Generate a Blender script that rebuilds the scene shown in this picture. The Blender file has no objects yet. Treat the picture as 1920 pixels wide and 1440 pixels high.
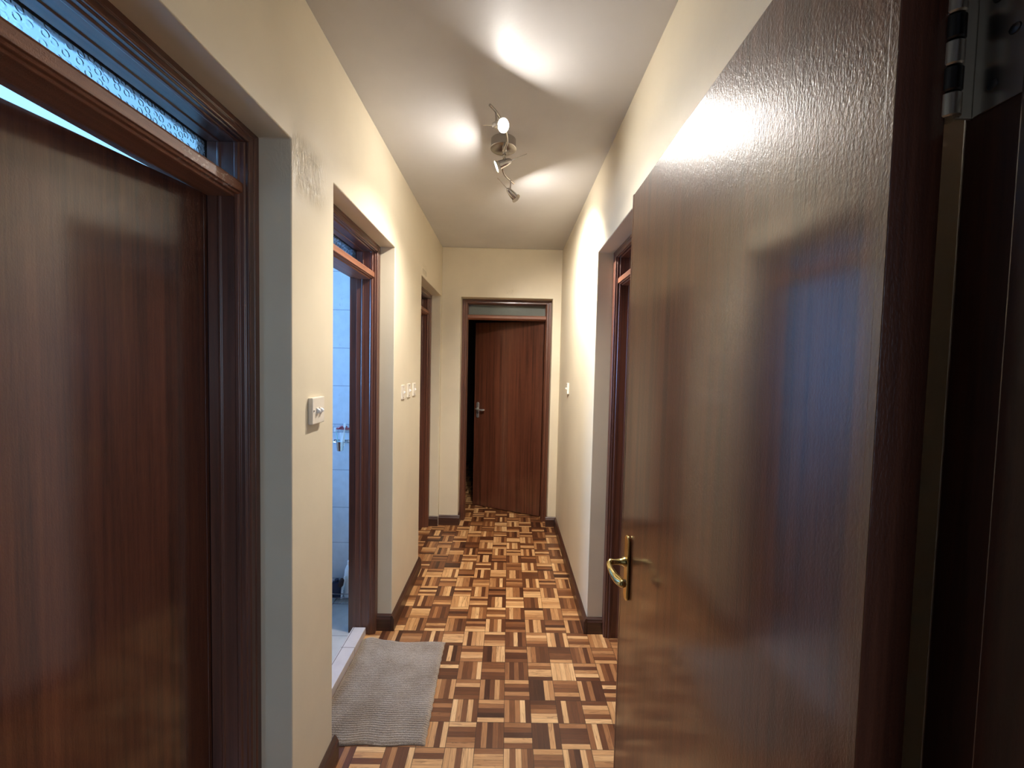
import bpy, bmesh, math, random
from mathutils import Vector, Matrix
random.seed(7)
C = bpy.context.scene.collection
PI = math.pi

# ------------------------------------------------------------------ nodes
class NT:
    def __init__(s, name):
        s.m = bpy.data.materials.new(name); s.m.use_nodes = True
        s.t = s.m.node_tree; s.t.nodes.clear()
        s.out = s.n('ShaderNodeOutputMaterial')
    def n(s, typ, **k):
        nd = s.t.nodes.new(typ)
        for a, b in k.items(): setattr(nd, a, b)
        return nd
    def l(s, a, b): s.t.links.new(a, b)
    def put(s, sock, v):
        if isinstance(v, bpy.types.NodeSocket): s.l(v, sock)
        elif v is not None: sock.default_value = v
    def M(s, op, a, b=None, c=None):
        nd = s.n('ShaderNodeMath', operation=op)
        s.put(nd.inputs[0], a)
        if b is not None: s.put(nd.inputs[1], b)
        if c is not None: s.put(nd.inputs[2], c)
        return nd.outputs[0]
    def pos(s, kind='Object'):
        return s.n('ShaderNodeTexCoord').outputs[kind]
    def world(s):
        return s.n('ShaderNodeNewGeometry').outputs['Position']
    def sep(s, v):
        nd = s.n('ShaderNodeSeparateXYZ'); s.l(v, nd.inputs[0]); return nd.outputs
    def comb(s, x, y, z):
        nd = s.n('ShaderNodeCombineXYZ')
        for i, v in enumerate((x, y, z)): s.put(nd.inputs[i], v)
        return nd.outputs[0]
    def map(s, v, sc=(1, 1, 1), loc=(0, 0, 0)):
        nd = s.n('ShaderNodeMapping'); s.l(v, nd.inputs['Vector'])
        nd.inputs['Scale'].default_value = sc; nd.inputs['Location'].default_value = loc
        return nd.outputs[0]
    def noise(s, v, scale=5, detail=3, rough=.5, dist=0):
        nd = s.n('ShaderNodeTexNoise'); s.l(v, nd.inputs['Vector'])
        nd.inputs['Scale'].default_value = scale; nd.inputs['Detail'].default_value = detail
        nd.inputs['Roughness'].default_value = rough; nd.inputs['Distortion'].default_value = dist
        return nd.outputs[0]
    def ramp(s, f, stops):
        nd = s.n('ShaderNodeValToRGB'); s.l(f, nd.inputs[0])
        e = nd.color_ramp.elements
        while len(e) < len(stops): e.new(.5)
        for i, (p, c) in enumerate(stops):
            e[i].position = p; e[i].color = (*c, 1) if len(c) == 3 else c
        return nd.outputs[0]
    def mix(s, f, a, b, blend='MIX'):
        nd = s.n('ShaderNodeMix', data_type='RGBA', blend_type=blend)
        s.put(nd.inputs[0], f)
        for i, v in ((6, a), (7, b)):
            if isinstance(v, tuple): v = (*v, 1) if len(v) == 3 else v
            s.put(nd.inputs[i], v)
        return nd.outputs[2]
    def bump(s, h, strength=.2, dist=.01, nrm=None):
        nd = s.n('ShaderNodeBump'); s.l(h, nd.inputs['Height'])
        nd.inputs['Strength'].default_value = strength; nd.inputs['Distance'].default_value = dist
        if nrm is not None: s.l(nrm, nd.inputs['Normal'])
        return nd.outputs[0]
    def bsdf(s, col, rough=.5, metal=0, nrm=None, **k):
        nd = s.n('ShaderNodeBsdfPrincipled')
        if isinstance(col, tuple): col = (*col, 1)
        s.put(nd.inputs['Base Color'], col); s.put(nd.inputs['Roughness'], rough)
        nd.inputs['Metallic'].default_value = metal
        if nrm is not None: s.l(nrm, nd.inputs['Normal'])
        for a, b in k.items(): s.put(nd.inputs[a.replace('_', ' ')], b)
        s.l(nd.outputs[0], s.out.inputs['Surface'])
        return nd

def box_mask(t, p, lo, hi, soft):
    """soft 1 inside the box lo..hi of the position p"""
    xyz = t.sep(p); r = None
    for i in range(3):
        a = t.n('ShaderNodeMapRange', interpolation_type='SMOOTHSTEP')
        t.l(xyz[i], a.inputs[0]); a.inputs[1].default_value = lo[i] - soft; a.inputs[2].default_value = lo[i] + soft
        b = t.n('ShaderNodeMapRange', interpolation_type='SMOOTHSTEP')
        t.l(xyz[i], b.inputs[0]); b.inputs[1].default_value = hi[i] - soft; b.inputs[2].default_value = hi[i] + soft
        b.inputs[3].default_value = 1; b.inputs[4].default_value = 0
        v = t.M('MULTIPLY', a.outputs[0], b.outputs[0])
        r = v if r is None else t.M('MULTIPLY', r, v)
    return r

def mat_wall(name, col, rough=.42, marks=True):
    t = NT(name); p = t.world()
    n1 = t.noise(p, 2.2, 4, .6); n2 = t.noise(p, 60, 4, .6); n3 = t.noise(p, 9, 3, .5)
    dark = tuple(c * .93 for c in col)
    c = t.mix(t.ramp(n1, [(.35, (0, 0, 0)), (.65, (1, 1, 1))]), dark, col)
    h = t.M('ADD', t.M('MULTIPLY', n2, .35), t.M('MULTIPLY', n3, 1.0))
    nrm = t.bump(h, .22, .004)
    if marks:
        sc = t.noise(t.map(p, (22, 34, 11)), 1.6, 4, .65, 1.2)
        m1 = box_mask(t, p, (-.70, 1.215, 2.085), (-.64, 1.42, 2.235), .045)
        m2 = box_mask(t, p, (-.04, 3.80, 2.255), (.05, 3.9, 2.29), .035)
        m3 = box_mask(t, p, (-.70, 2.98, 2.215), (-.64, 3.15, 2.28), .03)
        mm = t.M('ADD', t.M('ADD', m1, m2), m3)
        nrm = t.bump(t.M('MULTIPLY', mm, sc), 1.0, .011, nrm)
        pe = t.ramp(t.noise(t.map(p, (26, 26, 30)), 1.7, 3, .6), [(.56, (0, 0, 0)), (.66, (1, 1, 1))])
        pm = t.M('MULTIPLY', t.M('ADD', m2, t.M('MULTIPLY', m3, .6)), pe)
        c = t.mix(t.M('MULTIPLY', pm, .5), c, tuple(x * .55 for x in col))
    rg = t.M('SUBTRACT', rough, t.M('MULTIPLY', mm, rough - .2)) if marks else rough
    t.bsdf(c, rg, nrm=nrm, Specular_IOR_Level=.35)
    return t.m

def mat_wood(name, axis='z', dark=(.048, .014, .008), light=(.160, .050, .025), rough=.33, coat=.55, cr=.13, peel=.12, marks=0, cior=1.5, sp=.5):
    t = NT(name); p = t.pos()
    sc = {'z': (1, 1, .022), 'x': (.022, 1, 1), 'y': (1, .022, 1)}[axis]
    sc2 = {'z': (1, 1, .05), 'x': (.05, 1, 1), 'y': (1, .05, 1)}[axis]
    a = t.noise(t.map(p, sc), 62, 3, .55, .3)          # ribbon stripes
    b = t.noise(t.map(p, sc2), 420, 3, .6)             # pores
    g = t.noise(t.map(p, sc), 7, 2, .5)                # broad bands
    f = t.M('ADD', t.M('MULTIPLY', a, .62), t.M('ADD', t.M('MULTIPLY', b, .22), t.M('MULTIPLY', g, .34)))
    c = t.ramp(f, [(.42, dark), (.60, tuple((x + y) / 2 for x, y in zip(dark, light))), (.78, light)])
    hp = t.noise(t.map(p, (1, 1, .45) if axis == 'z' else (1, 1, 1)), 380, 2, .6)
    nrm = t.bump(t.M('ADD', hp, t.M('MULTIPLY', b, .35)), peel, .002)
    if marks:
        q = t.world()
        m = t.M('MULTIPLY', box_mask(t, q, (-.80, .955, 2.02), (-.74, 1.125, 2.062), .006),
                t.ramp(t.noise(t.map(q, (60, 45, 90)), 1.5, 3, .7), [(.56, (0, 0, 0)), (.60, (1, 1, 1))]))
        c = t.mix(t.M('MULTIPLY', m, .8), c, (.55, .42, .33))
    t.bsdf(c, rough, nrm=nrm, Coat_Weight=coat, Coat_Roughness=cr, Coat_IOR=cior, Specular_IOR_Level=sp)
    return t.m

def mat_simple(name, col, rough=.5, metal=0, bump=0, bs=80, **k):
    t = NT(name); n = t.noise(t.pos(), bs, 3, .5)
    c = t.mix(t.M('MULTIPLY', n, .35), col, tuple(x * .8 for x in col))
    t.bsdf(c, rough, metal, nrm=t.bump(n, bump, .002) if bump else None, **k)
    return t.m

def mat_parquet():
    TS, NS, X0, Y0 = .119, 5.0, -.107, 1.561
    t = NT('parquet_floor'); p = t.world(); x, y, z = t.sep(p)
    wob = t.noise(p, 1.3, 1, .5)
    gx = t.M('DIVIDE', t.M('SUBTRACT', x, X0), TS); gy = t.M('DIVIDE', t.M('SUBTRACT', y, Y0), TS)
    ix = t.M('FLOOR', gx); iy = t.M('FLOOR', gy)
    fx = t.M('SUBTRACT', gx, ix); fy = t.M('SUBTRACT', gy, iy)
    par = t.M('FLOORED_MODULO', t.M('ADD', ix, iy), 2.0)       # 0: strips run along y
    def sel(a, b):                                             # par ? b : a
        return t.M('ADD', t.M('MULTIPLY', t.M('SUBTRACT', 1.0, par), a), t.M('MULTIPLY', par, b))
    across = sel(fx, fy); along = sel(fy, fx)
    sa = t.M('MULTIPLY', across, NS); si = t.M('FLOOR', sa); sf = t.M('SUBTRACT', sa, si)
    wn = t.n('ShaderNodeTexWhiteNoise', noise_dimensions='3D')
    t.l(t.comb(t.M('ADD', ix, .31), t.M('ADD', iy, .77), t.M('ADD', si, .53)), wn.inputs[0])
    wn2 = t.n('ShaderNodeTexWhiteNoise', noise_dimensions='3D')
    t.l(t.comb(t.M('ADD', ix, 9.31), t.M('ADD', iy, 3.77), 4.2), wn2.inputs[0])
    r = t.M('ADD', t.M('MULTIPLY', wn.outputs[0], .86), t.M('MULTIPLY', wn2.outputs[0], .14))
    col = t.ramp(r, [(0, (.045, .014, .006)), (.20, (.11, .036, .013)), (.42, (.19, .070, .024)),
                     (.56, (.33, .14, .05)), (.70, (.54, .28, .11)), (1, (.80, .50, .23))])
    # grain: stretched along the strip
    gr = t.noise(t.comb(t.M('MULTIPLY', across, 26.), t.M('MULTIPLY', along, 1.6), t.M('MULTIPLY', wn.outputs[0], 50.)), 1.0, 4, .65, .4)
    g2 = t.noise(t.comb(t.M('MULTIPLY', across, 7.), t.M('MULTIPLY', along, .9), t.M('MULTIPLY', wn.outputs[0], 90.)), 1.0, 3, .6, 1.2)
    f = t.ramp(gr, [(.25, (.66, .60, .55)), (.7, (1.12, 1.1, 1.1))])
    col = t.mix(1.0, col, f, 'MULTIPLY')
    col = t.mix(t.M('MULTIPLY', t.ramp(g2, [(.58, (0, 0, 0)), (.66, (1, 1, 1))]), .42), col, (.10, .032, .012))
    # seams
    def seam(fr, w):
        d = t.M('MINIMUM', fr, t.M('SUBTRACT', 1.0, fr)); return t.M('LESS_THAN', d, w)
    s1 = t.M('MULTIPLY', seam(sf, .035), .55)
    s2 = t.M('MAXIMUM', seam(fx, .010), seam(fy, .010))
    sm = t.M('MAXIMUM', s1, t.M('MULTIPLY', s2, .85))
    col = t.mix(sm, col, (.030, .012, .006))
    hgt = t.M('SUBTRACT', t.M('MULTIPLY', gr, .12), sm)
    nrm = t.bump(t.M('ADD', hgt, t.M('MULTIPLY', wn.outputs[0], .25)), .25, .0012)
    rg = t.M('ADD', .27, t.M('MULTIPLY', t.noise(p, 7, 3, .6), .22))
    t.bsdf(col, rg, nrm=nrm, Coat_Weight=.25, Coat_Roughness=.25)
    return t.m

def mat_tiles(name, base, zs, xs, grout, motif=True, axes='xz'):
    """tile joints at the given lines"""
    t = NT(name); p = t.world(); S = t.sep(p)
    a = S['xyz'.index(axes[0])]; b = S['xyz'.index(axes[1])]
    g = None
    for v, lst in ((b, zs), (a, xs)):
        for q in lst:
            d = t.M('LESS_THAN', t.M('ABSOLUTE', t.M('SUBTRACT', v, q)), .0016)
            g = d if g is None else t.M('MAXIMUM', g, d)
    n = t.noise(p, 14, 4, .6); c = t.mix(t.ramp(n, [(.4, (0, 0, 0)), (.7, (1, 1, 1))]), base, tuple(x * .9 for x in base))
    if motif:
        fl = t.ramp(t.noise(t.map(p, (60, 60, 34)), 1.2, 4, .7, 1.5), [(.60, (0, 0, 0)), (.68, (1, 1, 1))])
        col = t.M('LESS_THAN', t.M('ABSOLUTE', t.M('SUBTRACT', t.M('FLOORED_MODULO', t.M('ADD', a, 1.122), .2), .1 - .1)), .028)
        up = t.M('GREATER_THAN', b, 1.15)
        c = t.mix(t.M('MULTIPLY', t.M('MULTIPLY', fl, col), t.M('MULTIPLY', up, .7)), c, tuple(x * .55 for x in base))
        bd = t.M('MULTIPLY', t.M('GREATER_THAN', b, 1.091), t.M('LESS_THAN', b, 1.145))
        sw = t.ramp(t.noise(p, 38, 3, .6, 2.5), [(.45, (0, 0, 0)), (.6, (1, 1, 1))])
        c = t.mix(t.M('MULTIPLY', t.M('MULTIPLY', bd, sw), .6), c, tuple(x * .5 for x in base))
    c = t.mix(g, c, grout)
    t.bsdf(c, .18, nrm=t.bump(t.M('SUBTRACT', 1.0, g), .3, .001), Specular_IOR_Level=.5)
    return t.m

def mat_pane(name):
    t = NT(name); fr = t.n('ShaderNodeFresnel'); fr.inputs[0].default_value = 1.45
    tr = t.n('ShaderNodeBsdfTransparent'); gl = t.n('ShaderNodeBsdfGlossy'); gl.inputs['Roughness'].default_value = .03
    mx = t.n('ShaderNodeMixShader'); t.l(fr.outputs[0], mx.inputs[0]); t.l(tr.outputs[0], mx.inputs[1]); t.l(gl.outputs[0], mx.inputs[2])
    t.l(mx.outputs[0], t.out.inputs['Surface']); return t.m

def mat_textured_glass(name, tint=(.86, .95, 1.0), frost=0.02):
    """rolled obscured glass with swirling raised worms"""
    t = NT(name); p = t.pos()
    v = t.n('ShaderNodeTexVoronoi', feature='F1'); t.l(t.map(p, (1, 1, 1)), v.inputs['Vector']); v.inputs['Scale'].default_value = 52
    v.inputs['Randomness'].default_value = .6
    h = t.ramp(v.outputs[0], [(0, (0, 0, 0)), (.20, (0, 0, 0)), (.34, (1, 1, 1)), (.46, (0, 0, 0))])
    h2 = t.noise(p, 120, 2, .5, 1.5)
    nrm = t.bump(t.M('ADD', h, t.M('MULTIPLY', h2, .5)), .42, .0012)
    tr = t.n('ShaderNodeBsdfTransparent'); tr.inputs[0].default_value = (*tint, 1)
    rf = t.n('ShaderNodeBsdfRefraction'); rf.inputs['Color'].default_value = (*tint, 1); rf.inputs['Roughness'].default_value = .22
    rf.inputs['IOR'].default_value = 1.25; t.l(nrm, rf.inputs['Normal'])
    gl = t.n('ShaderNodeBsdfGlossy'); gl.inputs['Roughness'].default_value = .08; t.l(nrm, gl.inputs['Normal'])
    fr = t.n('ShaderNodeFresnel'); fr.inputs[0].default_value = 1.4; t.l(nrm, fr.inputs['Normal'])
    m1 = t.n('ShaderNodeMixShader'); m1.inputs[0].default_value = .9; t.l(tr.outputs[0], m1.inputs[1]); t.l(rf.outputs[0], m1.inputs[2])
    m2 = t.n('ShaderNodeMixShader'); t.l(fr.outputs[0], m2.inputs[0]); t.l(m1.outputs[0], m2.inputs[1]); t.l(gl.outputs[0], m2.inputs[2])
    df = t.n('ShaderNodeBsdfDiffuse'); df.inputs[0].default_value = (.55, .58, .52, 1)
    m3 = t.n('ShaderNodeMixShader'); m3.inputs[0].default_value = frost; t.l(m2.outputs[0], m3.inputs[1]); t.l(df.outputs[0], m3.inputs[2])
    t.l(m3.outputs[0], t.out.inputs['Surface']); return t.m

def mat_emit(name, col, st):
    t = NT(name); e = t.n('ShaderNodeEmission'); e.inputs[0].default_value = (*col, 1); e.inputs[1].default_value = st
    t.l(e.outputs[0], t.out.inputs['Surface']); return t.m

def mat_mat():
    t = NT('chenille'); p = t.world()
    n = t.noise(p, 5.5, 4, .6); f = t.noise(p, 330, 2, .6); st = t.noise(t.map(p, (1, 1.6, 1)), 9, 3, .6)
    c = t.mix(t.ramp(n, [(.35, (0, 0, 0)), (.66, (1, 1, 1))]), (.34, .255, .18), (.47, .375, .285))
    c = t.mix(t.M('MULTIPLY', t.ramp(st, [(.60, (0, 0, 0)), (.72, (1, 1, 1))]), .35), c, (.25, .16, .095))
    c = t.mix(1.0, c, t.ramp(f, [(.3, (.62, .62, .62)), (.7, (1.15, 1.15, 1.15))]), 'MULTIPLY')
    t.bsdf(c, .95, nrm=t.bump(f, .8, .004), Sheen_Weight=.25, Specular_IOR_Level=.1)
    return t.m

CREAM = (.73, .64, .475)
MW = mat_wall('cream_paint', CREAM)
MWD = mat_wall('plain_paint', (.55, .52, .47), .5, False)
MBACK = mat_wall('unlit_room_shade', (.16, .14, .13), .6, False)  # darkness of the unlit rooms put into the wall colour
MCEIL = mat_wall('ceiling_paint', (.61, .59, .575), .45, False)
MWOODZ = mat_wood('mahogany_leaf', 'z', peel=.28, coat=.9, cr=.13, cior=1.7, sp=.3)
MFR = mat_wood('mahogany_frame', 'z', (.045, .015, .009), (.17, .058, .030), .36, .4, .32, .06)
MFRX = mat_wood('mahogany_rail', 'x', (.16, .055, .026), (.34, .135, .068), .48, .12, .35, .35, marks=1)
MFRH = mat_wood('mahogany_head', 'x', (.045, .015, .009), (.17, .058, .030), .3, .5, .2, .06)
MSK = mat_wood('skirting_wood', 'x', (.025, .010, .007), (.085, .032, .018), .4, .3, .3, .05)
MFLOOR = mat_parquet()
MBRASS = mat_simple('polished_brass', (.80, .66, .30), .16, 1.0)
MNICK = mat_simple('brushed_nickel', (.55, .53, .51), .24, 1.0)
MHINGE = mat_simple('satin_steel', (.88, .85, .82), .34, .9)
MCHROME = mat_simple('chrome', (.75, .76, .78), .12, 1.0)
MDARKM = mat_simple('dark_hinge_steel', (.10, .10, .11), .35, 1.0)
MPLAST = mat_simple('ivory_plastic', (.80, .72, .60), .3)
MWHITE = mat_simple('white_plastic', (.85, .85, .85), .3)
MNAVY = mat_simple('navy_plastic', (.02, .025, .06), .35)
MBROWN = mat_simple('dark_bristles', (.04, .02, .02), .8)
MRED = mat_simple('red_plastic', (.35, .05, .06), .4)
MTEAL = mat_simple('pale_green_plastic', (.45, .75, .70), .35)
MPANE = mat_pane('window_pane')
MTEXG = mat_textured_glass('obscured_glass')
MTEXG2 = mat_textured_glass('obscured_glass_grey', (.82, .86, .84), .35)
MRUG = mat_mat()
MBULB = mat_emit('lit_bulb', (1, .95, .88), 640)
MGLASSRIM = mat_simple('bulb_glass_rim', (.62, .56, .46), .2)

# ------------------------------------------------------------------ mesh helpers
def mesh(name, bm, m, parent=None, smooth=False, bevel=0, seg=2, angle=35):
    me = bpy.data.meshes.new(name); bmesh.ops.recalc_face_normals(bm, faces=bm.faces); bm.to_mesh(me); bm.free()
    me.materials.append(m); o = bpy.data.objects.new(name, me); C.objects.link(o)
    if smooth:
        for f in me.polygons: f.use_smooth = True
        me.set_sharp_from_angle(angle=math.radians(angle))
    if bevel:
        b = o.modifiers.new('bevel', 'BEVEL'); b.width = bevel; b.segments = seg; b.limit_method = 'ANGLE'; b.angle_limit = math.radians(40)
    if parent: o.parent = parent
    return o
def tag(o, label=None, cat=None, group=None, kind=None):
    if label: o['label'] = label
    if cat: o['category'] = cat
    if group: o['group'] = group
    if kind: o['kind'] = kind
    return o
def empty(name, loc=(0, 0, 0), rz=0):
    o = bpy.data.objects.new(name, None); C.objects.link(o); o.location = loc; o.rotation_euler = (0, 0, rz)
    o.empty_display_size = .05; return o
def box(bm, x0, x1, y0, y1, z0, z1):
    vs = [bm.verts.new((x, y, z)) for x in (x0, x1) for y in (y0, y1) for z in (z0, z1)]
    for f in ((0, 1, 3, 2), (4, 6, 7, 5), (0, 4, 5, 1), (2, 3, 7, 6), (0, 2, 6, 4), (1, 5, 7, 3)): bm.faces.new([vs[i] for i in f])
def prism(bm, pts, fn, a, b):
    """polygon pts extruded between parameters a and b, fn(p, t)->xyz"""
    A = [bm.verts.new(fn(p, a)) for p in pts]; B = [bm.verts.new(fn(p, b)) for p in pts]
    n = len(pts)
    for i in range(n): bm.faces.new((A[i], A[(i + 1) % n], B[(i + 1) % n], B[i]))
    bm.faces.new(A); bm.faces.new(B[::-1])
def rings(bm, rs, cap=True, closed=True):
    V = [[bm.verts.new(p) for p in r] for r in rs]
    n = len(rs[0])
    for k in range(len(V) - 1):
        for i in range(n if closed else n - 1): bm.faces.new((V[k][i], V[k][(i + 1) % n], V[k + 1][(i + 1) % n], V[k + 1][i]))
    if cap: bm.faces.new(V[0][::-1]); bm.faces.new(V[-1])
def frame_at(d):
    d = Vector(d).normalized(); a = Vector((0, 0, 1)) if abs(d.z) < .9 else Vector((1, 0, 0))
    u = d.cross(a).normalized(); return u, d.cross(u).normalized(), d
def lathe(bm, o, d, prof, n=28, cap=True):
    """prof: (distance along d, radius)"""
    u, v, w = frame_at(d); o = Vector(o)
    rings(bm, [[o + w * s + (u * math.cos(2 * PI * i / n) + v * math.sin(2 * PI * i / n)) * r for i in range(n)] for s, r in prof], cap)
def tube(bm, pts, r, n=12):
    pts = [Vector(p) for p in pts]; R = []
    pu = None
    for i, p in enumerate(pts):
        d = (pts[min(i + 1, len(pts) - 1)] - pts[max(i - 1, 0)]).normalized()
        if pu is None: u, v, _ = frame_at(d)
        else: u = (pu - d * pu.dot(d)).normalized(); v = d.cross(u)
        pu = u; rr = r[i] if isinstance(r, (list, tuple)) else r
        R.append([p + (u * math.cos(2 * PI * k / n) + v * math.sin(2 * PI * k / n)) * rr for k in range(n)])
    rings(bm, R)
def smooth_path(P, k=6):
    P = [Vector(p) for p in P]; out = []
    for i in range(len(P) - 1):
        a, b, c, d = P[max(i - 1, 0)], P[i], P[i + 1], P[min(i + 2, len(P) - 1)]
        for j in range(k):
            t = j / k
            out.append(.5 * ((2 * b) + (c - a) * t + (2 * a - 5 * b + 4 * c - d) * t * t + (3 * b - a - 3 * c + d) * t ** 3))
    return out + [P[-1]]
def struct(name, bm, m, label, cat, **k):
    return tag(mesh(name, bm, m, **k), label, cat, kind='structure')

# ------------------------------------------------------------------ dimensions
WL, WR, H, D = -.655, .488, 2.673, 3.85
WLB, WRB, DB = -.905, .738, 4.105
RH = 2.207                                  # reveal height
D1 = (.40, 1.212); D2 = (1.496, 2.285); D3 = (2.968, 3.815); DR = (1.44, 2.287); DE = (-.47, .405)

# ---- walls: outline with door gaps, extruded through the thickness
def comb_wall(name, a0, a1, gaps, fn, t0, t1, m, label, top=H, gz=RH):
    A = sorted({a0, a1, *[q for g in gaps for q in g]}); Z = [0, gz, top]
    solid = lambda i, j: 0 <= i < len(A) - 1 and 0 <= j < 2 and not (j == 0 and any(g0 <= A[i] and A[i + 1] <= g1 for g0, g1 in gaps))
    bm = bmesh.new(); vs = {}
    def V(i, j, k):
        if (i, j, k) not in vs: vs[i, j, k] = bm.verts.new(fn((A[i], Z[j]), (t0, t1)[k]))
        return vs[i, j, k]
    for i in range(len(A) - 1):
        for j in range(2):
            if not solid(i, j): continue
            for k in (0, 1): bm.faces.new([V(i, j, k), V(i + 1, j, k), V(i + 1, j + 1, k), V(i, j + 1, k)])
            for di, dj, e in ((-1, 0, ((i, j), (i, j + 1))), (1, 0, ((i + 1, j), (i + 1, j + 1))), (0, -1, ((i, j), (i + 1, j))), (0, 1, ((i, j + 1), (i + 1, j + 1)))):
                if not solid(i + di, j + dj): bm.faces.new([V(*e[0], 0), V(*e[1], 0), V(*e[1], 1), V(*e[0], 1)])
    o = struct(name, bm, m, label, 'wall', bevel=.004, seg=3)
    return o
alongY = lambda p, t: (t, p[0], p[1])
alongX = lambda p, t: (p[0], t, p[1])
comb_wall('wall_left', -2.6, DB, [D1, D2, D3], alongY, WL, WLB, MW, 'long cream painted left corridor wall with three deep door reveals')
comb_wall('wall_right', .345, DB, [DR], alongY, WR, WRB, MW, 'long cream painted right corridor wall behind the open brown door')
comb_wall('wall_end', WL, WR, [DE], alongX, D, DB, MW, 'cream end wall around the half open door at the end')
# entry wall the camera looks past: stub to the right of the opening and lintel
bm = bmesh.new(); box(bm, .478, 2.2, .12, .345, 0, H)
struct('wall_front', bm, MWD, 'wall stub beside the near right door frame', 'wall', bevel=.003)
bm = bmesh.new(); box(bm, WL, .455, .12, .345, RH, H)
struct('wall_front', bm, MWD, 'lintel wall over the near opening the camera stands in', 'wall')

bm = bmesh.new(); box(bm, -.86, 2.5, -2.7, 6.6, -.08, 0); box(bm, -2.0, -.86, DB, 6.6, -.08, 0)
struct('floor', bm, MFLOOR, 'basket weave parquet floor of small mixed brown wood strips', 'floor')
bm = bmesh.new(); box(bm, WLB, WRB, .12, DB, H, H + .1)
struct('ceiling', bm, MCEIL, 'plain off white corridor ceiling carrying the spotlight bar', 'ceiling')

# rooms beyond ------------------------------------------------------
def room(x0, x1, y0, y1, m, skip='', nm='side room', fl=None, cm=None, z0=0):
    T = .08
    W = {'left': (x0 - T, x0, y0 - T, y1 + T), 'right': (x1, x1 + T, y0 - T, y1 + T), 'front': (x0, x1, y0 - T, y0), 'back': (x0, x1, y1, y1 + T)}
    for k, b in W.items():
        if k in skip: continue
        bm = bmesh.new(); box(bm, *b, -.08, H); struct('wall_' + k, bm, m, f'{k} wall of the {nm}', 'wall')
    bm = bmesh.new(); box(bm, x0, x1, y0, y1, H, H + .08); struct('ceiling', bm, cm or m, f'ceiling of the {nm}', 'ceiling')
    if fl: bm = bmesh.new(); box(bm, x0, x1, y0, y1, -.08, z0); struct('floor', bm, fl, f'floor of the {nm}', 'floor')
MROOM = mat_wall('bedroom_paint', (.74, .74, .72), .6, False)
def wall_with_window(x, y0, y1, wy0, wy1, wz0, wz1, m, label, T=.14):
    bm = bmesh.new()
    box(bm, x - T, x, y0, wy0, -.08, H); box(bm, x - T, x, wy1, y1, -.08, H)
    box(bm, x - T, x, wy0, wy1, -.08, wz0); box(bm, x - T, x, wy0, wy1, wz1, H)
    struct('wall_left', bm, m, label, 'wall')
def window(name, x, wy0, wy1, wz0, wz1, label, T=.14, col=None):
    r = empty(name, (x - T / 2, (wy0 + wy1) / 2, wz0)); w = (wy1 - wy0) / 2; h = wz1 - wz0; f = .04
    bm = bmesh.new()
    for b in ((-w, -w + f, 0, h), (w - f, w, 0, h), (-w + f, w - f, 0, f), (-w + f, w - f, h - f, h), (-.015, .015, f, h - f)):
        box(bm, -.02, .02, b[0], b[1], b[2], b[3])
    mesh('window_frame', bm, MWHITE, r)
    bm = bmesh.new(); box(bm, -.003, .003, -w + f, w - f, f, h - f); mesh('pane', bm, MPANE, r)
    tag(r, label, 'window', kind='structure')
# left bedroom (behind the first left door)
room(-3.7, WLB, -1.3, 1.40, MROOM, 'left right', 'bright blue lit room behind the nearest left door', fl=MWD)
wall_with_window(-3.7, -1.38, 1.48, .30, 1.25, .9, 2.35, MROOM, 'window wall of the room behind the nearest left door')
window('window_1', -3.7, .30, 1.25, .9, 2.35, 'white framed window lighting the nearest left room')
# bathroom
ZJ = [1.899, 1.649, 1.40, 1.145, 1.091, .839, .586, .346, .10, 2.149, 2.40]
MTILE = mat_tiles('bathroom_wall_tile', (.60, .64, .68), ZJ, [-1.02 - .2 * k for k in range(8)][2:], (.22, .25, .30))
MTILE2 = mat_tiles('bathroom_side_tile', (.60, .64, .68), ZJ, [1.7, 1.9, 2.1, 2.3, 2.5], (.22, .25, .30), False, 'yz')
MFT = mat_tiles('bathroom_floor_tile', (.55, .53, .50), [1.62, 1.92, 2.22, 2.52], [-1.1, -1.4, -1.7, -2.0], (.20, .19, .19), False, 'xy')
bm = bmesh.new(); box(bm, -2.5, WLB, 2.65, 2.73, -.08, H); struct('wall_back', bm, MTILE, 'blue lit tiled bathroom wall with a patterned border', 'wall')
bm = bmesh.new(); box(bm, -2.5, WLB, 1.483, 1.494, 0, H - .1); struct('wall_front', bm, MROOM, 'painted bathroom wall on the near side', 'wall')
bm = bmesh.new(); box(bm, -2.5, WLB, 1.48, 2.65, H - .1, H); struct('ceiling', bm, MROOM, 'bathroom ceiling', 'ceiling')
bm = bmesh.new(); box(bm, -2.5, -.86, 1.494, 2.65, -.08, .0); struct('floor', bm, MFT, 'pale bathroom floor tiles beyond the raised threshold', 'floor')
wall_with_window(-2.5, 1.494, 2.73, 1.62, 2.42, 1.25, 2.2, MTILE2, 'bathroom window wall')
window('window_2', -2.5, 1.62, 2.42, 1.25, 2.2, 'white framed bathroom window')
# dark rooms
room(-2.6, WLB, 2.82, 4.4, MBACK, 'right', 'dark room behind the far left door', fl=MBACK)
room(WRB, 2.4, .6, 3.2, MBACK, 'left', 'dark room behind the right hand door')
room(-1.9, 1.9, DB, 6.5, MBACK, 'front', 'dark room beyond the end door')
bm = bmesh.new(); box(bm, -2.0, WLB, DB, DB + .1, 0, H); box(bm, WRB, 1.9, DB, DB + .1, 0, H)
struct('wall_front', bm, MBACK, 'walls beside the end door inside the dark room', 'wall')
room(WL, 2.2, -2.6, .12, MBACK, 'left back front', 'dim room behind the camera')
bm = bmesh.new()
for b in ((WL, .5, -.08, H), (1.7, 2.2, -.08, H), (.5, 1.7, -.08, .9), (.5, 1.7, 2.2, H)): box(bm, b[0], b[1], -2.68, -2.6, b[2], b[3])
struct('wall_front', bm, MBACK, 'wall of the room behind the camera with an added window opening', 'wall')
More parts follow.
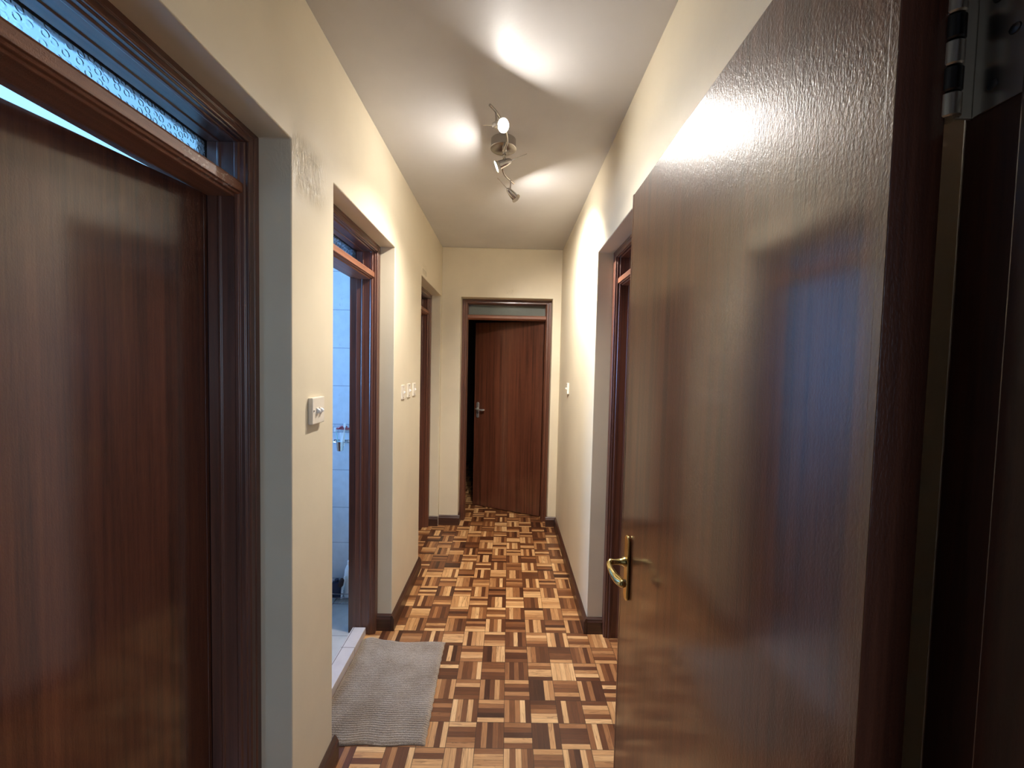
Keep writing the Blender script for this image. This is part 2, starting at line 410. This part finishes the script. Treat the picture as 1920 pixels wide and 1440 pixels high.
r = empty('fill_window_3', (1.1, -2.64, .9)); tag(r, 'added unseen window that lets fill light into the room behind the camera', 'window', kind='structure')  # added out of view as the opening for the fill light
bm = bmesh.new()
for b in ((-.6, -.56, 0, 1.3), (.56, .6, 0, 1.3), (-.56, .56, 0, .04), (-.56, .56, 1.26, 1.3), (-.02, .02, .04, 1.26)): box(bm, b[0], b[1], -.02, .02, b[2], b[3])
mesh('window_frame', bm, MWHITE, r); bm = bmesh.new(); box(bm, -.56, .56, -.003, .003, .04, 1.26); mesh('pane', bm, MPANE, r)

# ------------------------------------------------------------------ doors
PROF = [(0, 0), (.019, 0), (.021, .003), (.0245, .0035), (.027, .0005), (.030, 0), (.043, .0), (.046, .003), (.046, .010), (.0495, .012), (.0495, .024),
        (.053, .027), (.053, .036), (.0505, .040), (.0505, .076), (.0535, .078), (.0535, .084), (.0505, .087), (.0505, .115), (.040, .115), (.040, .155), (0, .155)]
def lever_handle(leaf, x, y, z, sgn, tip, m, thing_side):
    """plate on the leaf face at y, lever sticking out by sgn*y and pointing to tip (+-x)"""
    bm = bmesh.new(); n = 14; w, h = .0155, .086
    out = []
    for k in range(n + 1): a = PI * k / n; out.append((math.cos(a) * w, h - .012 + math.sin(a) * .012))
    for k in range(n + 1): a = PI + PI * k / n; out.append((math.cos(a) * w, -h + .012 + math.sin(a) * .012))
    prism(bm, out, lambda p, t: (x + p[0], t, z - .015 + p[1]), y, y + sgn * .007)
    mesh('handle_plate', bm, m, leaf, smooth=True, bevel=.002, angle=30)
    bm = bmesh.new(); Y = y + sgn * .007
    lathe(bm, (x, Y, z), (0, sgn, 0), [(-.001, .013), (.006, .0125), (.010, .009), (.020, .0075), (.036, .007), (.042, .0085)], 20)
    P = smooth_path([(x, y + sgn * .043, z), (x + tip * .006, y + sgn * .052, z - .001), (x + tip * .030, y + sgn * .053, z - .005), (x + tip * .062, y + sgn * .048, z - .010),
                     (x + tip * .088, y + sgn * .043, z - .008), (x + tip * .102, y + sgn * .040, z - .004)], 5)
    k = len(P) - 1
    rad = [.0085 if i < 4 else .0065 + .0065 * math.sin(PI * min(1, max(0, (i / k - .25) / .75))) * (i / k) for i in range(k + 1)]
    rad[-1] = .003
    tube(bm, P, rad, 14)
    mesh('lever', bm, m, leaf, smooth=True, angle=50)
    bm = bmesh.new(); lathe(bm, (x, y + sgn * .006, z - .052), (0, sgn, 0), [(0, .005), (.003, .005)], 14); mesh('keyhole', bm, MDARKM, leaf)

def leaf_mesh(root, w, hand, mat, thick=.04, z0=.008, z1=2.018):
    """leaf with its hinge edge at x=0 and the body on the hand side; y from -thick to 0"""
    bm = bmesh.new(); a, b = sorted((0, hand * w)); box(bm, a, b, -thick, 0, z0, z1)
    lf = mesh('door_leaf', bm, mat, root, bevel=.0015)
    for e in (0, 1):
        bm = bmesh.new(); x0 = hand * (w - .009) * e; x1 = x0 + hand * .009
        a, b = sorted((x0, x1)); box(bm, a - .0003, b + .0003, -thick - .0007, .0007, z0, z1 + .0003)
        mesh('edge_lipping', bm, mat, lf, bevel=.0008)
    return lf
def hinge(leaf, x, y, z, m, h=.1):
    bm = bmesh.new()
    for k in range(5): lathe(bm, (x, y, z + k * h / 5 + .0008), (0, 0, 1), [(0, .0064), (.001, .0072), (h / 5 - .0026, .0072), (h / 5 - .0016, .0064)], 18)
    lathe(bm, (x, y, z - .002), (0, 0, 1), [(0, .004), (h + .004, .004)], 12)
    mesh('hinge', bm, m, leaf, smooth=True)

def door(name, loc, rz, W, label, hingeside, ang, handle=None, glass=MTEXG, hz=1.06, cat='door'):
    r = empty(name, loc, rz); tag(r, label, cat, kind='structure')
    bm = bmesh.new(); kh = .80
    R = []
    for st in range(4):
        ring = []
        for u, d in PROF:
            x = u if st < 2 else W - u; z = 0 if st in (0, 3) else RH - kh * u
            ring.append((x, d, z))
        R.append(ring)
    rings(bm, R[:2]); mesh('jamb', bm, MFR, r, bevel=.0008, seg=1)
    bm = bmesh.new(); rings(bm, R[2:]); mesh('jamb', bm, MFR, r, bevel=.0008, seg=1)
    bm = bmesh.new(); rings(bm, R[1:3]); mesh('frame_head', bm, MFRH, r, bevel=.0008, seg=1)
    bm = bmesh.new()
    cs = [(.016, 2.026), (.016, 2.050), (.021, 2.058), (.112, 2.064), (.155, 2.064), (.155, 2.026), (.115, 2.026), (.115, 2.016), (.040, 2.016), (.036, 2.021), (.026, 2.021), (.022, 2.026)]
    prism(bm, cs, lambda p, t: (t, p[0], p[1]), .0405, W - .0405); mesh('transom_rail', bm, MFRX, r, bevel=.001, seg=1)
    bm = bmesh.new(); box(bm, .041, W - .041, .1165, .1205, 2.0645, RH - .033); mesh('transom_glass', bm, glass, r)
    # glazing bead behind the glass
    bm = bmesh.new()
    for b in ((.041, .052, 2.0645, RH - .033), (W - .052, W - .041, 2.0645, RH - .033), (.052, W - .052, 2.0645, 2.075), (.052, W - .052, RH - .044, RH - .033)):
        box(bm, b[0], b[1], .1210, .135, b[2], b[3])
    mesh('glazing_bead', bm, MFR, r)
    w = W - .084; hand = 1 if hingeside == 'near' else -1
    lf = leaf_mesh(r, w, hand, MWOODZ, z1=2.022)
    lf.location = (.042 if hand > 0 else W - .042, .158, 0); lf.rotation_euler = (0, 0, hand * ang)
    for z in (.18, 1.83): hinge(lf, -hand * .001, .0075, z, MDARKM)
    if handle: lever_handle(lf, hand * (w - .045), -.0405, hz, -1, -hand, handle, 0)
    return r, lf
door('door_1', (-.751, D1[0], 0), PI / 2, D1[1] - D1[0], 'nearest left varnished brown door under a blue lit textured glass transom', 'far', math.radians(10), MBRASS)
door('door_2', (-.737, D2[0], 0), PI / 2, D2[1] - D2[0], 'second left door frame, open onto the blue lit tiled bathroom', 'near', math.radians(86), MBRASS)
door('door_3', (-.742, D3[0], 0), PI / 2, D3[1] - D3[0], 'farthest left brown door, closed, just past the row of three switches', 'far', 0, MBRASS, MTEXG2)
door('door_4', (.578, DR[1], 0), -PI / 2, DR[1] - DR[0], 'brown door frame on the right, half hidden behind the large open door', 'near', 0, MBRASS, MTEXG2)
door('door_5', (DE[0], 3.958, 0), 0, DE[1] - DE[0], 'brown door standing ajar in the end wall with silver lever handle', 'far', math.radians(24.5), MHINGE, MTEXG2, 1.085)

# large open door at the right edge, hinged on the near frame
r6 = empty('door_6', (.3655, .345, 0)); tag(r6, 'large glossy brown door at right, open flat along the corridor with brass lever', 'door', kind='structure')
bm = bmesh.new(); JP = [(0, 0), (0, -.040), (-.013, -.040), (-.013, -.17), (.09, -.17), (.09, .012), (.004, .012), (0, .008)]
prism(bm, JP, lambda p, t: (.019 + p[0], p[1] - .005, t), 0, 2.11); prism(bm, [(-p[0], p[1]) for p in JP], lambda p, t: (-.934 + p[0], p[1] - .005, t), 0, 2.11)
box(bm, -.93, .01, -.175, .007, 2.03, 2.11)
mesh('door_frame', bm, mat_wood('mahogany_dark_frame', 'z', (.022, .009, .007), (.075, .026, .016), .35, .4, .25, .06), r6, bevel=.0015)
lf = leaf_mesh(r6, .753, -1, MWOODZ, .041, .008, 2.018)     # y -thick..0 ; body at -x
lf.rotation_euler = (0, 0, -math.radians(90.4)); lf.location = (-.0055, -.003, 0)
# leaf local: x- -> world +y, y- -> world -x
lever_handle(lf, -(.753 - .072), -.0415, 1.047, -1, 1, MBRASS, 0)
for z in (.2, 1.766):
    bm = bmesh.new(); hz = .105
    for k in (0, 2, 4): lathe(bm, (0, 0, z + k * hz / 5 + .0006), (0, 0, 1), [(0, .0074), (.0012, .0086), (hz / 5 - .0026, .0086), (hz / 5 - .0014, .0074)], 22)
    box(bm, .004, .018, -.004, -.0018, z, z + hz)
    h = mesh('hinge', bm, MHINGE, r6, smooth=True)
    bm = bmesh.new()
    for k in (1, 3): lathe(bm, (0, 0, z + k * hz / 5 + .0006), (0, 0, 1), [(0, .0074), (.0012, .0086), (hz / 5 - .0026, .0086), (hz / 5 - .0014, .0074)], 22)
    mesh('leaf_knuckle', bm, MDARKM, h, smooth=True)
    bm = bmesh.new(); n = 5
    prism(bm, [(0, 0), (-.042, 0), (-.042, hz), (0, hz)], lambda p, t: (t, p[0] - .004, z + p[1]), .0168, .0192); mesh('hinge_plate', bm, MNICK, h, bevel=.0005)
    for k in range(3):
        bm = bmesh.new(); lathe(bm, (.0171, -.018 - .012 * (k % 2), z + .018 + k * .034), (-1, 0, 0), [(0, .0042), (.0012, .0036), (.0016, .001)], 14); mesh('screw', bm, MDARKM, h)

# ------------------------------------------------------------------ threshold, skirting
bm = bmesh.new(); box(bm, -.860, -.786, D2[0] + .002, D2[1] - .0545, -.001, .045)
MSILL = mat_tiles('threshold_tile', (.62, .55, .52), [2.065, 1.76], [-.8515], (.16, .13, .12), False, 'xy')
o = struct('trim_1', bm, MSILL, 'raised tiled threshold strip in the bathroom doorway beside the mat', 'threshold', bevel=.002)
SK = [(0, 0), (0, .019), (.070, .019), (.078, .014), (.084, .013), (.090, .007), (.094, .004), (.094, 0)]   # (z, out)
def skirt(name, p0, p1, out, label):
    p0 = Vector((*p0, 0)); p1 = Vector((*p1, 0)); out = Vector((*out, 0))
    r = (p1 - p0); L = r.length; d = r / L
    bm = bmesh.new(); prism(bm, SK, lambda p, t: (t, -p[1] if False else p[1], p[0]), 0, L)
    o = mesh(name, bm, MSK, None, bevel=.0008, seg=1)
    o.matrix_world = Matrix((( d.x, out.x, 0, p0.x), (d.y, out.y, 0, p0.y), (0, 0, 1, 0), (0, 0, 0, 1)))
    return tag(o, label, 'baseboard', kind='structure')
T = .019
skirt('baseboard_left', (WL, D1[1] - T), (WL, D2[0] + T), (1, 0), 'short dark skirting under the double switch')
skirt('baseboard_left', (WL, D2[1] - T), (WL, D3[0] + T), (1, 0), 'dark skirting between the bathroom door and the far left door')
skirt('baseboard_left', (WL - .001, D2[1]), (-.737, D2[1]), (0, -1), 'skirting return in the far side of the bathroom reveal')
skirt('baseboard_left', (WL - .001, D2[0]), (-.737, D2[0]), (0, 1), 'skirting return in the near side of the bathroom reveal')
skirt('baseboard_left', (WL - .001, D3[1]), (-.742, D3[1]), (0, -1), 'skirting return beside the far left door')
skirt('baseboard_left', (WL - .001, D1[1]), (-.751, D1[1]), (0, -1), 'skirting return beside the nearest left door')
skirt('baseboard_right', (WR, DR[1] - T), (WR, D - T), (-1, 0), 'long dark skirting on the right wall')
skirt('baseboard_right', (WR + .001, DR[1]), (.578, DR[1]), (0, -1), 'skirting return in the right door reveal')
skirt('baseboard_right', (WR, .36), (WR, DR[0] + T), (-1, 0), 'dark skirting hidden behind the open door')
skirt('baseboard_back', (WL, D), (DE[0] + T, D), (0, -1), 'dark skirting left of the end door')
skirt('baseboard_back', (DE[1] - T, D), (WR, D), (0, -1), 'short dark skirting right of the end door')
skirt('baseboard_back', (DE[0], D + .001), (DE[0], 3.958), (1, 0), 'skirting return at the left of the end door')

# ------------------------------------------------------------------ ceiling spotlight
CL = empty('ceiling_spotlight', (-.052, 2.035, H)); tag(CL, 'brushed metal spotlight bar with three lamps on the corridor ceiling', 'ceiling light')
L0 = Vector(CL.location)
def loc(p): return Vector(p) - L0
bm = bmesh.new(); lathe(bm, (0, 0, 0), (0, 0, -1), [(0, .062), (.034, .062), (.040, .0645), (.043, .0645), (.0445, .062), (.0445, .0)][:5], 48); mesh('ceiling_mount', bm, MNICK, CL, smooth=True)
BARZ = 2.605
BAR = smooth_path([(x, y, BARZ) for x, y in ((-.101, 1.662), (-.075, 1.71), (-.045, 1.80), (-.031, 1.915), (-.045, 1.99), (-.050, 2.077), (-.057, 2.19), (-.042, 2.26), (-.018, 2.307), (.004, 2.348))], 8)
bm = bmesh.new(); tube(bm, [loc(p) for p in BAR], .0055, 14); mesh('curved_bar', bm, MNICK, CL, smooth=True)
bm = bmesh.new(); lathe(bm, loc((-.046, 2.02, 2.632)), (0, 0, -1), [(0, .011), (.018, .011), (.022, .008), (.036, .008)], 20); mesh('mount_stem', bm, MNICK, CL, smooth=True)
HEADS = [((-.078, 1.705, BARZ), (-.073, 1.696, 2.545), (.55, -.72, -.42), 38, -2.4),
         ((-.049, 2.045, BARZ), (-.036, 2.000, 2.548), (-.92, .0, -.40), 84, -3.2),
         ((-.014, 2.310, BARZ), (-.014, 2.290, 2.530), (.62, .62, -.37), 152, -.85)]
for (bp, hp, aim, on_, low) in HEADS:
    a = Vector(aim).normalized(); c = Vector(hp); O = c
    bm = bmesh.new(); lathe(bm, loc(O), a, [(-.030, .0022), (-.026, .008), (-.018, .0125), (0, .0165), (.022, .0195), (.036, .0205), (.036, .0185), (.030, .0175), (.028, .005)], 32)
    hd = mesh('spot_head', bm, MNICK, CL, smooth=True)
    bm = bmesh.new(); tube(bm, [loc(Vector(bp)), loc(Vector(bp) * .55 + c * .45), loc(c - a * .004)], .0042, 12); mesh('swivel_stem', bm, MNICK, hd, smooth=True)
    bm = bmesh.new(); tube(bm, [loc(O - a * .028), loc(O - a * .110)], .0016, 8); mesh('aiming_rod', bm, MNICK, hd, smooth=True)
    bm = bmesh.new(); lathe(bm, loc(O), a, [(.030, .0172), (.037, .0195), (.050, .0262), (.0525, .0262), (.0510, .0242), (.043, .0210), (.040, .0100)], 32); mesh('bulb_rim', bm, MGLASSRIM, hd, smooth=True)
    bm = bmesh.new(); lathe(bm, loc(O), a, [(.0405, .0195), (.0480, .0225), (.0500, .016), (.0508, .004)], 32); mesh('bulb_lens', bm, MBULB, hd, smooth=True)
    ld = bpy.data.lights.new('spot_beam', 'SPOT'); ld.energy = on_; ld.color = (1, .945, .87); ld.spot_size = math.radians(128); ld.spot_blend = 1.0; ld.shadow_soft_size = .012
    lo = bpy.data.objects.new('spot_beam', ld); C.objects.link(lo); lo.parent = CL
    lo.location = loc(O + a * .056); lo.rotation_euler = (a + Vector((0, 0, low))).to_track_quat('-Z', 'Y').to_euler()

# ------------------------------------------------------------------ switches
def switch(name, yc, zc, side, n, label, group=None):
    """plate on the wall; side=+1 faces +x (left wall)"""
    x = (WL if side > 0 else WR) - (0 if n == 2 or side < 0 else .0075)
    r = empty(name, (x, yc, zc - .043), 0 if side > 0 else PI); tag(r, label, 'light switch', group)
    bm = bmesh.new(); hw = .043 if n == 2 else .035; box(bm, 0, .015, -hw, hw, 0, .089); mesh('switch_plate', bm, MPLAST, r, bevel=.003, seg=3)
    for k in range(n):
        y = .002 if n == 1 else (-.011, .013)[k]
        bm = bmesh.new(); box(bm, .015, .0165, y - .008, y + .008, .031, .055)
        rk = mesh('rocker_surround', bm, MPLAST, r, bevel=.0006)
        bm = bmesh.new(); prism(bm, [(.0165, -.009), (.0255, -.002), (.0255, .004), (.0165, .009)], lambda p, t: (p[0], t, .043 + p[1]), y - .0055, y + .0055)
        mesh('toggle', bm, MWHITE, rk, bevel=.0015)
    for z in (.012, .077):
        if n == 2: z = .0445
        bm = bmesh.new(); lathe(bm, (.0148, -.033 if n == 2 else 0, z), (1, 0, 0), [(0, .0035), (.0012, .003)], 14); mesh('screw', bm, MNICK, r)
        if n == 2:
            bm = bmesh.new(); lathe(bm, (.0148, .034, z), (1, 0, 0), [(0, .0035), (.0012, .003)], 14); mesh('screw', bm, MNICK, r); break
switch('light_switch', 1.352, 1.388, 1, 2, 'cream double light switch on the near wall between the first two left doors')
g = 'single switches in a row'
switch('light_switch', 2.473, 1.378, 1, 1, 'cream single switch, nearest of the row of three beside the bathroom door', g)
switch('light_switch', 2.616, 1.380, 1, 1, 'cream single switch, middle one of the row of three', g)
switch('light_switch', 2.759, 1.380, 1, 1, 'cream single switch nearest the far left door, last of the row of three', g)
switch('light_switch', 3.255, 1.384, -1, 1, 'cream light switch alone on the right wall')

# ------------------------------------------------------------------ bath mat
def bath_mat():
    bm = bmesh.new(); nx, ny = 70, 366
    # corners near-left, near-right, far-right, far-left
    A, B_, Cc, Dd = Vector((-.783, 1.562)), Vector((-.312, 1.566)), Vector((-.322, 2.172)), Vector((-.783, 2.180))
    rnd = random.Random(3)
    V = []
    for j in range(ny + 1):
        v = j / ny; row = []
        for i in range(nx + 1):
            u = i / nx
            p = A.lerp(B_, u).lerp(Dd.lerp(Cc, u), v)
            px = p.x + .0015 * math.sin(v * 90) * (1 if u > .97 else 0) + .006 * math.sin(v * 5 + 1) * (1 if u > .5 else 0) * (u - .5)
            py = p.y + .0030 * math.sin(u * 15 + 1.0) * (1 - v) ** 3 + .006 * math.sin(u * 9) * v ** 6
            s = v * 56 + .25 * math.sin(u * 7 + v * 4) + .12 * math.sin(u * 23)
            ridge = abs(math.sin(PI * s)) ** .7
            edge = min(1, min(u, 1 - u) * 28, v * 70 + .35, (1 - v) * 50)
            nub = .0011 * math.sin(i * 2.4 + j * .7) * math.sin(j * .9)
            z = .004 + edge * (.0025 + (.0060 + .0045 * (1 - v)) * ridge + nub + .0015 * math.sin(u * 6 + v * 9))
            z += .016 * math.exp(-((u - .10) / .10) ** 2) * math.exp(-((1 - v) / .07) ** 2)       # curled far left corner
            z += .004 * math.exp(-((u - .35) / .08) ** 2) * math.exp(-((1 - v) / .04) ** 2)
            row.append(bm.verts.new((px, py, z)))
        V.append(row)
    for j in range(ny):
        for i in range(nx): bm.faces.new((V[j][i], V[j][i + 1], V[j + 1][i + 1], V[j + 1][i]))
    # border skirt down to the floor
    loop = [V[0][i] for i in range(nx + 1)] + [V[j][nx] for j in range(1, ny + 1)] + [V[ny][i] for i in range(nx - 1, -1, -1)] + [V[j][0] for j in range(ny - 1, 0, -1)]
    low = [bm.verts.new((q.co.x, q.co.y, max(.0006, q.co.z - .0105))) for q in loop]
    n = len(loop)
    for i in range(n): bm.faces.new((loop[i], loop[(i + 1) % n], low[(i + 1) % n], low[i]))
    return bm
bm = bath_mat()
o = mesh('bath_mat', bm, MRUG, None, smooth=True, angle=80); tag(o, 'grey beige ribbed chenille bath mat on the parquet by the bathroom threshold', 'bath mat')

# ------------------------------------------------------------------ bathroom things
r = empty('toothbrush_holder', (-1.092, 2.65, .977)); tag(r, 'chrome wall holder with a small cup on the bathroom tiles', 'toothbrush holder')
bm = bmesh.new(); tube(bm, [(-.055 + .0 * k, -.03, .055) for k in range(1)] + [(-.03, -.045, .055), (.0, -.05, .055), (.03, -.045, .055), (.034, -.02, .055), (.034, -.002, .055)], .003, 8)
tube(bm, [(-.055, -.03, .055), (-.055, -.001, .055)], .003, 8); box(bm, -.06, .04, -.004, 0, .045, .066)
mesh('wall_mount', bm, MCHROME, r, smooth=True)
bm = bmesh.new(); lathe(bm, (.0, -.048, 0), (0, 0, 1), [(0, .017), (.002, .019), (.055, .0255), (.062, .027), (.062, .025), (.004, .017)], 28, False); mesh('cup', bm, MCHROME, r, smooth=True)
def brush(name, p, q, m, m2, label):
    r = empty(name, p); d = Vector(q) - Vector(p)
    bm = bmesh.new(); tube(bm, [(0, 0, 0), d * .5, d * .8, d], [.004, .0035, .003, .004], 8); mesh('handle', bm, m, r, smooth=True)
    bm = bmesh.new(); c = d * .93; box(bm, c.x - .006, c.x + .006, c.y - .014, c.y - .003, c.z - .014, c.z + .012); mesh('bristles', bm, m2, r)
    tag(r, label, 'toothbrush')
brush('toothbrush', (-1.097, 2.602, .984), (-1.119, 2.59, 1.130), MTEAL, MWHITE, 'pale green toothbrush leaning left in the chrome cup')
brush('toothbrush', (-1.085, 2.600, .984), (-1.053, 2.59, 1.162), MWHITE, MWHITE, 'white toothbrush leaning right in the chrome cup')
r = empty('toothpaste_tube', (-1.079, 2.606, .990)); tag(r, 'white and green toothpaste tube upright in the chrome cup', 'toothpaste')
bm = bmesh.new(); rings(bm, [[((1 if False else 1) * (w * math.cos(2 * PI * k / 16)), d * math.sin(2 * PI * k / 16), z) for k in range(16)] for z, w, d in ((.018, .011, .011), (.03, .014, .012), (.08, .017, .006), (.108, .018, .0015))]); mesh('tube', bm, MWHITE, r, smooth=True)
bm = bmesh.new(); lathe(bm, (0, 0, 0), (0, 0, 1), [(0, .008), (.018, .009)], 14); mesh('cap', bm, MTEAL, r, smooth=True)
bm = bmesh.new(); tube(bm, [(-1.125, 2.62, 1.117), (-1.09, 2.615, 1.134), (-1.055, 2.615, 1.134)], [.003, .007, .007], 8); box(bm, -1.13, -1.04, 2.605, 2.65, 1.117, 1.124)
o = mesh('soap_shelf', bm, MRED, None, smooth=True); tag(o, 'small dark red item on a ledge above the toothbrush holder', 'shelf')
# floor rack and bottles
r = empty('wire_rack', (-1.04, 2.54, 0)); tag(r, 'low chrome wire rack on the bathroom floor by the wall', 'rack')
bm = bmesh.new()
for z in (.02, .06, .085):
    tube(bm, [(-.14, -.05, z), (.10, -.05, z), (.10, .10, z), (-.14, .10, z), (-.14, -.05, z)], .0022, 6)
for k in range(9): tube(bm, [(-.14 + .03 * k, -.05, .02), (-.14 + .03 * k, .10, .02)], .0015, 6)
for x in (-.14, .10):
    for y in (-.05, .10): tube(bm, [(x, y, 0), (x, y, .09)], .003, 8)
mesh('wires', bm, MCHROME, r, smooth=True)
r = empty('shampoo_bottle', (-1.015, 2.57, .0225)); tag(r, 'tall white bottle standing in the wire rack', 'bottle')
bm = bmesh.new(); rings(bm, [[(w * math.cos(2 * PI * k / 24), .65 * w * math.sin(2 * PI * k / 24), z) for k in range(24)] for z, w in ((0, .030), (.005, .033), (.15, .033), (.18, .030), (.205, .020), (.212, .013))]); mesh('body', bm, MWHITE, r, smooth=True)
bm = bmesh.new(); lathe(bm, (0, 0, .212), (0, 0, 1), [(0, .014), (.026, .013), (.029, .010)], 18); mesh('cap', bm, MWHITE, r, smooth=True)
r = empty('shampoo_bottle', (-1.098, 2.57, .0225)); tag(r, 'dark navy bottle in the left part of the wire rack', 'bottle')
bm = bmesh.new(); rings(bm, [[(w * math.cos(2 * PI * k / 24), .65 * w * math.sin(2 * PI * k / 24), z) for k in range(24)] for z, w in ((0, .036), (.004, .039), (.075, .039), (.095, .028), (.098, .013))]); mesh('body', bm, MNAVY, r, smooth=True)
bm = bmesh.new(); lathe(bm, (0, 0, .098), (0, 0, 1), [(0, .014), (.016, .013)], 18); mesh('cap', bm, MNAVY, r, smooth=True)
r = empty('scrubbing_brush', (-1.056, 2.545, .0225)); tag(r, 'dark brush propped between the two bottles in the rack', 'brush')
bm = bmesh.new(); tube(bm, [(0, 0, 0), (.006, 0, .07), (.018, 0, .125), (.022, 0, .150)], [.006, .007, .008, .005], 10); mesh('handle', bm, MWHITE, r, smooth=True)
bm = bmesh.new(); lathe(bm, (-.004, -.012, .085), (.25, 0, 1), [(0, .010), (.012, .017), (.045, .015), (.055, .008)], 16); mesh('bristles', bm, MBROWN, r, smooth=True)

# ------------------------------------------------------------------ daylight through the windows, and added fill light
def area(loc_, sy, sz, e, col, name='daylight'):
    ld = bpy.data.lights.new(name, 'AREA'); ld.shape = 'RECTANGLE'; ld.size = sz; ld.size_y = sy; ld.energy = e; ld.color = col
    o = bpy.data.objects.new(name, ld); C.objects.link(o); o.location = loc_; o.rotation_euler = (0, -PI / 2, 0); return o
area((-3.9, .78, 1.63), 1.0, 1.45, 300, (.23, .52, 1.0))
area((-2.72, 2.02, 1.73), .8, .95, 82, (.20, .47, 1.0))
o = area((1.1, -2.85, 1.55), 1.3, 1.2, 34, (.62, .78, 1.0)); o.rotation_euler = (PI / 2, 0, 0)  # added fill light behind the camera, brightens surfaces facing it
w = bpy.data.worlds.new('sky'); bpy.context.scene.world = w; w.use_nodes = True
w.node_tree.nodes['Background'].inputs[0].default_value = (.35, .6, 1, 1); w.node_tree.nodes['Background'].inputs[1].default_value = 1.0

# ------------------------------------------------------------------ camera
F_, YAW, PIT, ROL = 749.8, .0083, .0426, .0222
f = Vector((math.sin(YAW) * math.cos(PIT), math.cos(YAW) * math.cos(PIT), -math.sin(PIT)))
rt = Vector((math.cos(YAW), -math.sin(YAW), 0)); up = rt.cross(f)
r2 = rt * math.cos(ROL) + up * math.sin(ROL); u2 = -rt * math.sin(ROL) + up * math.cos(ROL)
cd = bpy.data.cameras.new('camera'); cam = bpy.data.objects.new('camera', cd); C.objects.link(cam)
cam.matrix_world = Matrix(((r2.x, u2.x, -f.x, 0), (r2.y, u2.y, -f.y, 0), (r2.z, u2.z, -f.z, 1.55), (0, 0, 0, 1)))
cd.sensor_width = 36; cd.lens = F_ / 1920 * 36; cd.clip_start = .02
sc = bpy.context.scene; sc.camera = cam
sc.view_settings.view_transform = 'Standard'; sc.view_settings.look = 'None'; sc.view_settings.gamma = 1; sc.view_settings.exposure = 0.36
sc.cycles.max_bounces = 8; sc.cycles.diffuse_bounces = 5; sc.cycles.glossy_bounces = 3; sc.cycles.transmission_bounces = 4; sc.cycles.transparent_max_bounces = 8
sc.cycles.use_adaptive_sampling = True; sc.cycles.adaptive_threshold = .03; sc.cycles.use_light_tree = True
sc.cycles.use_denoising = True; sc.cycles.sample_clamp_indirect = 6
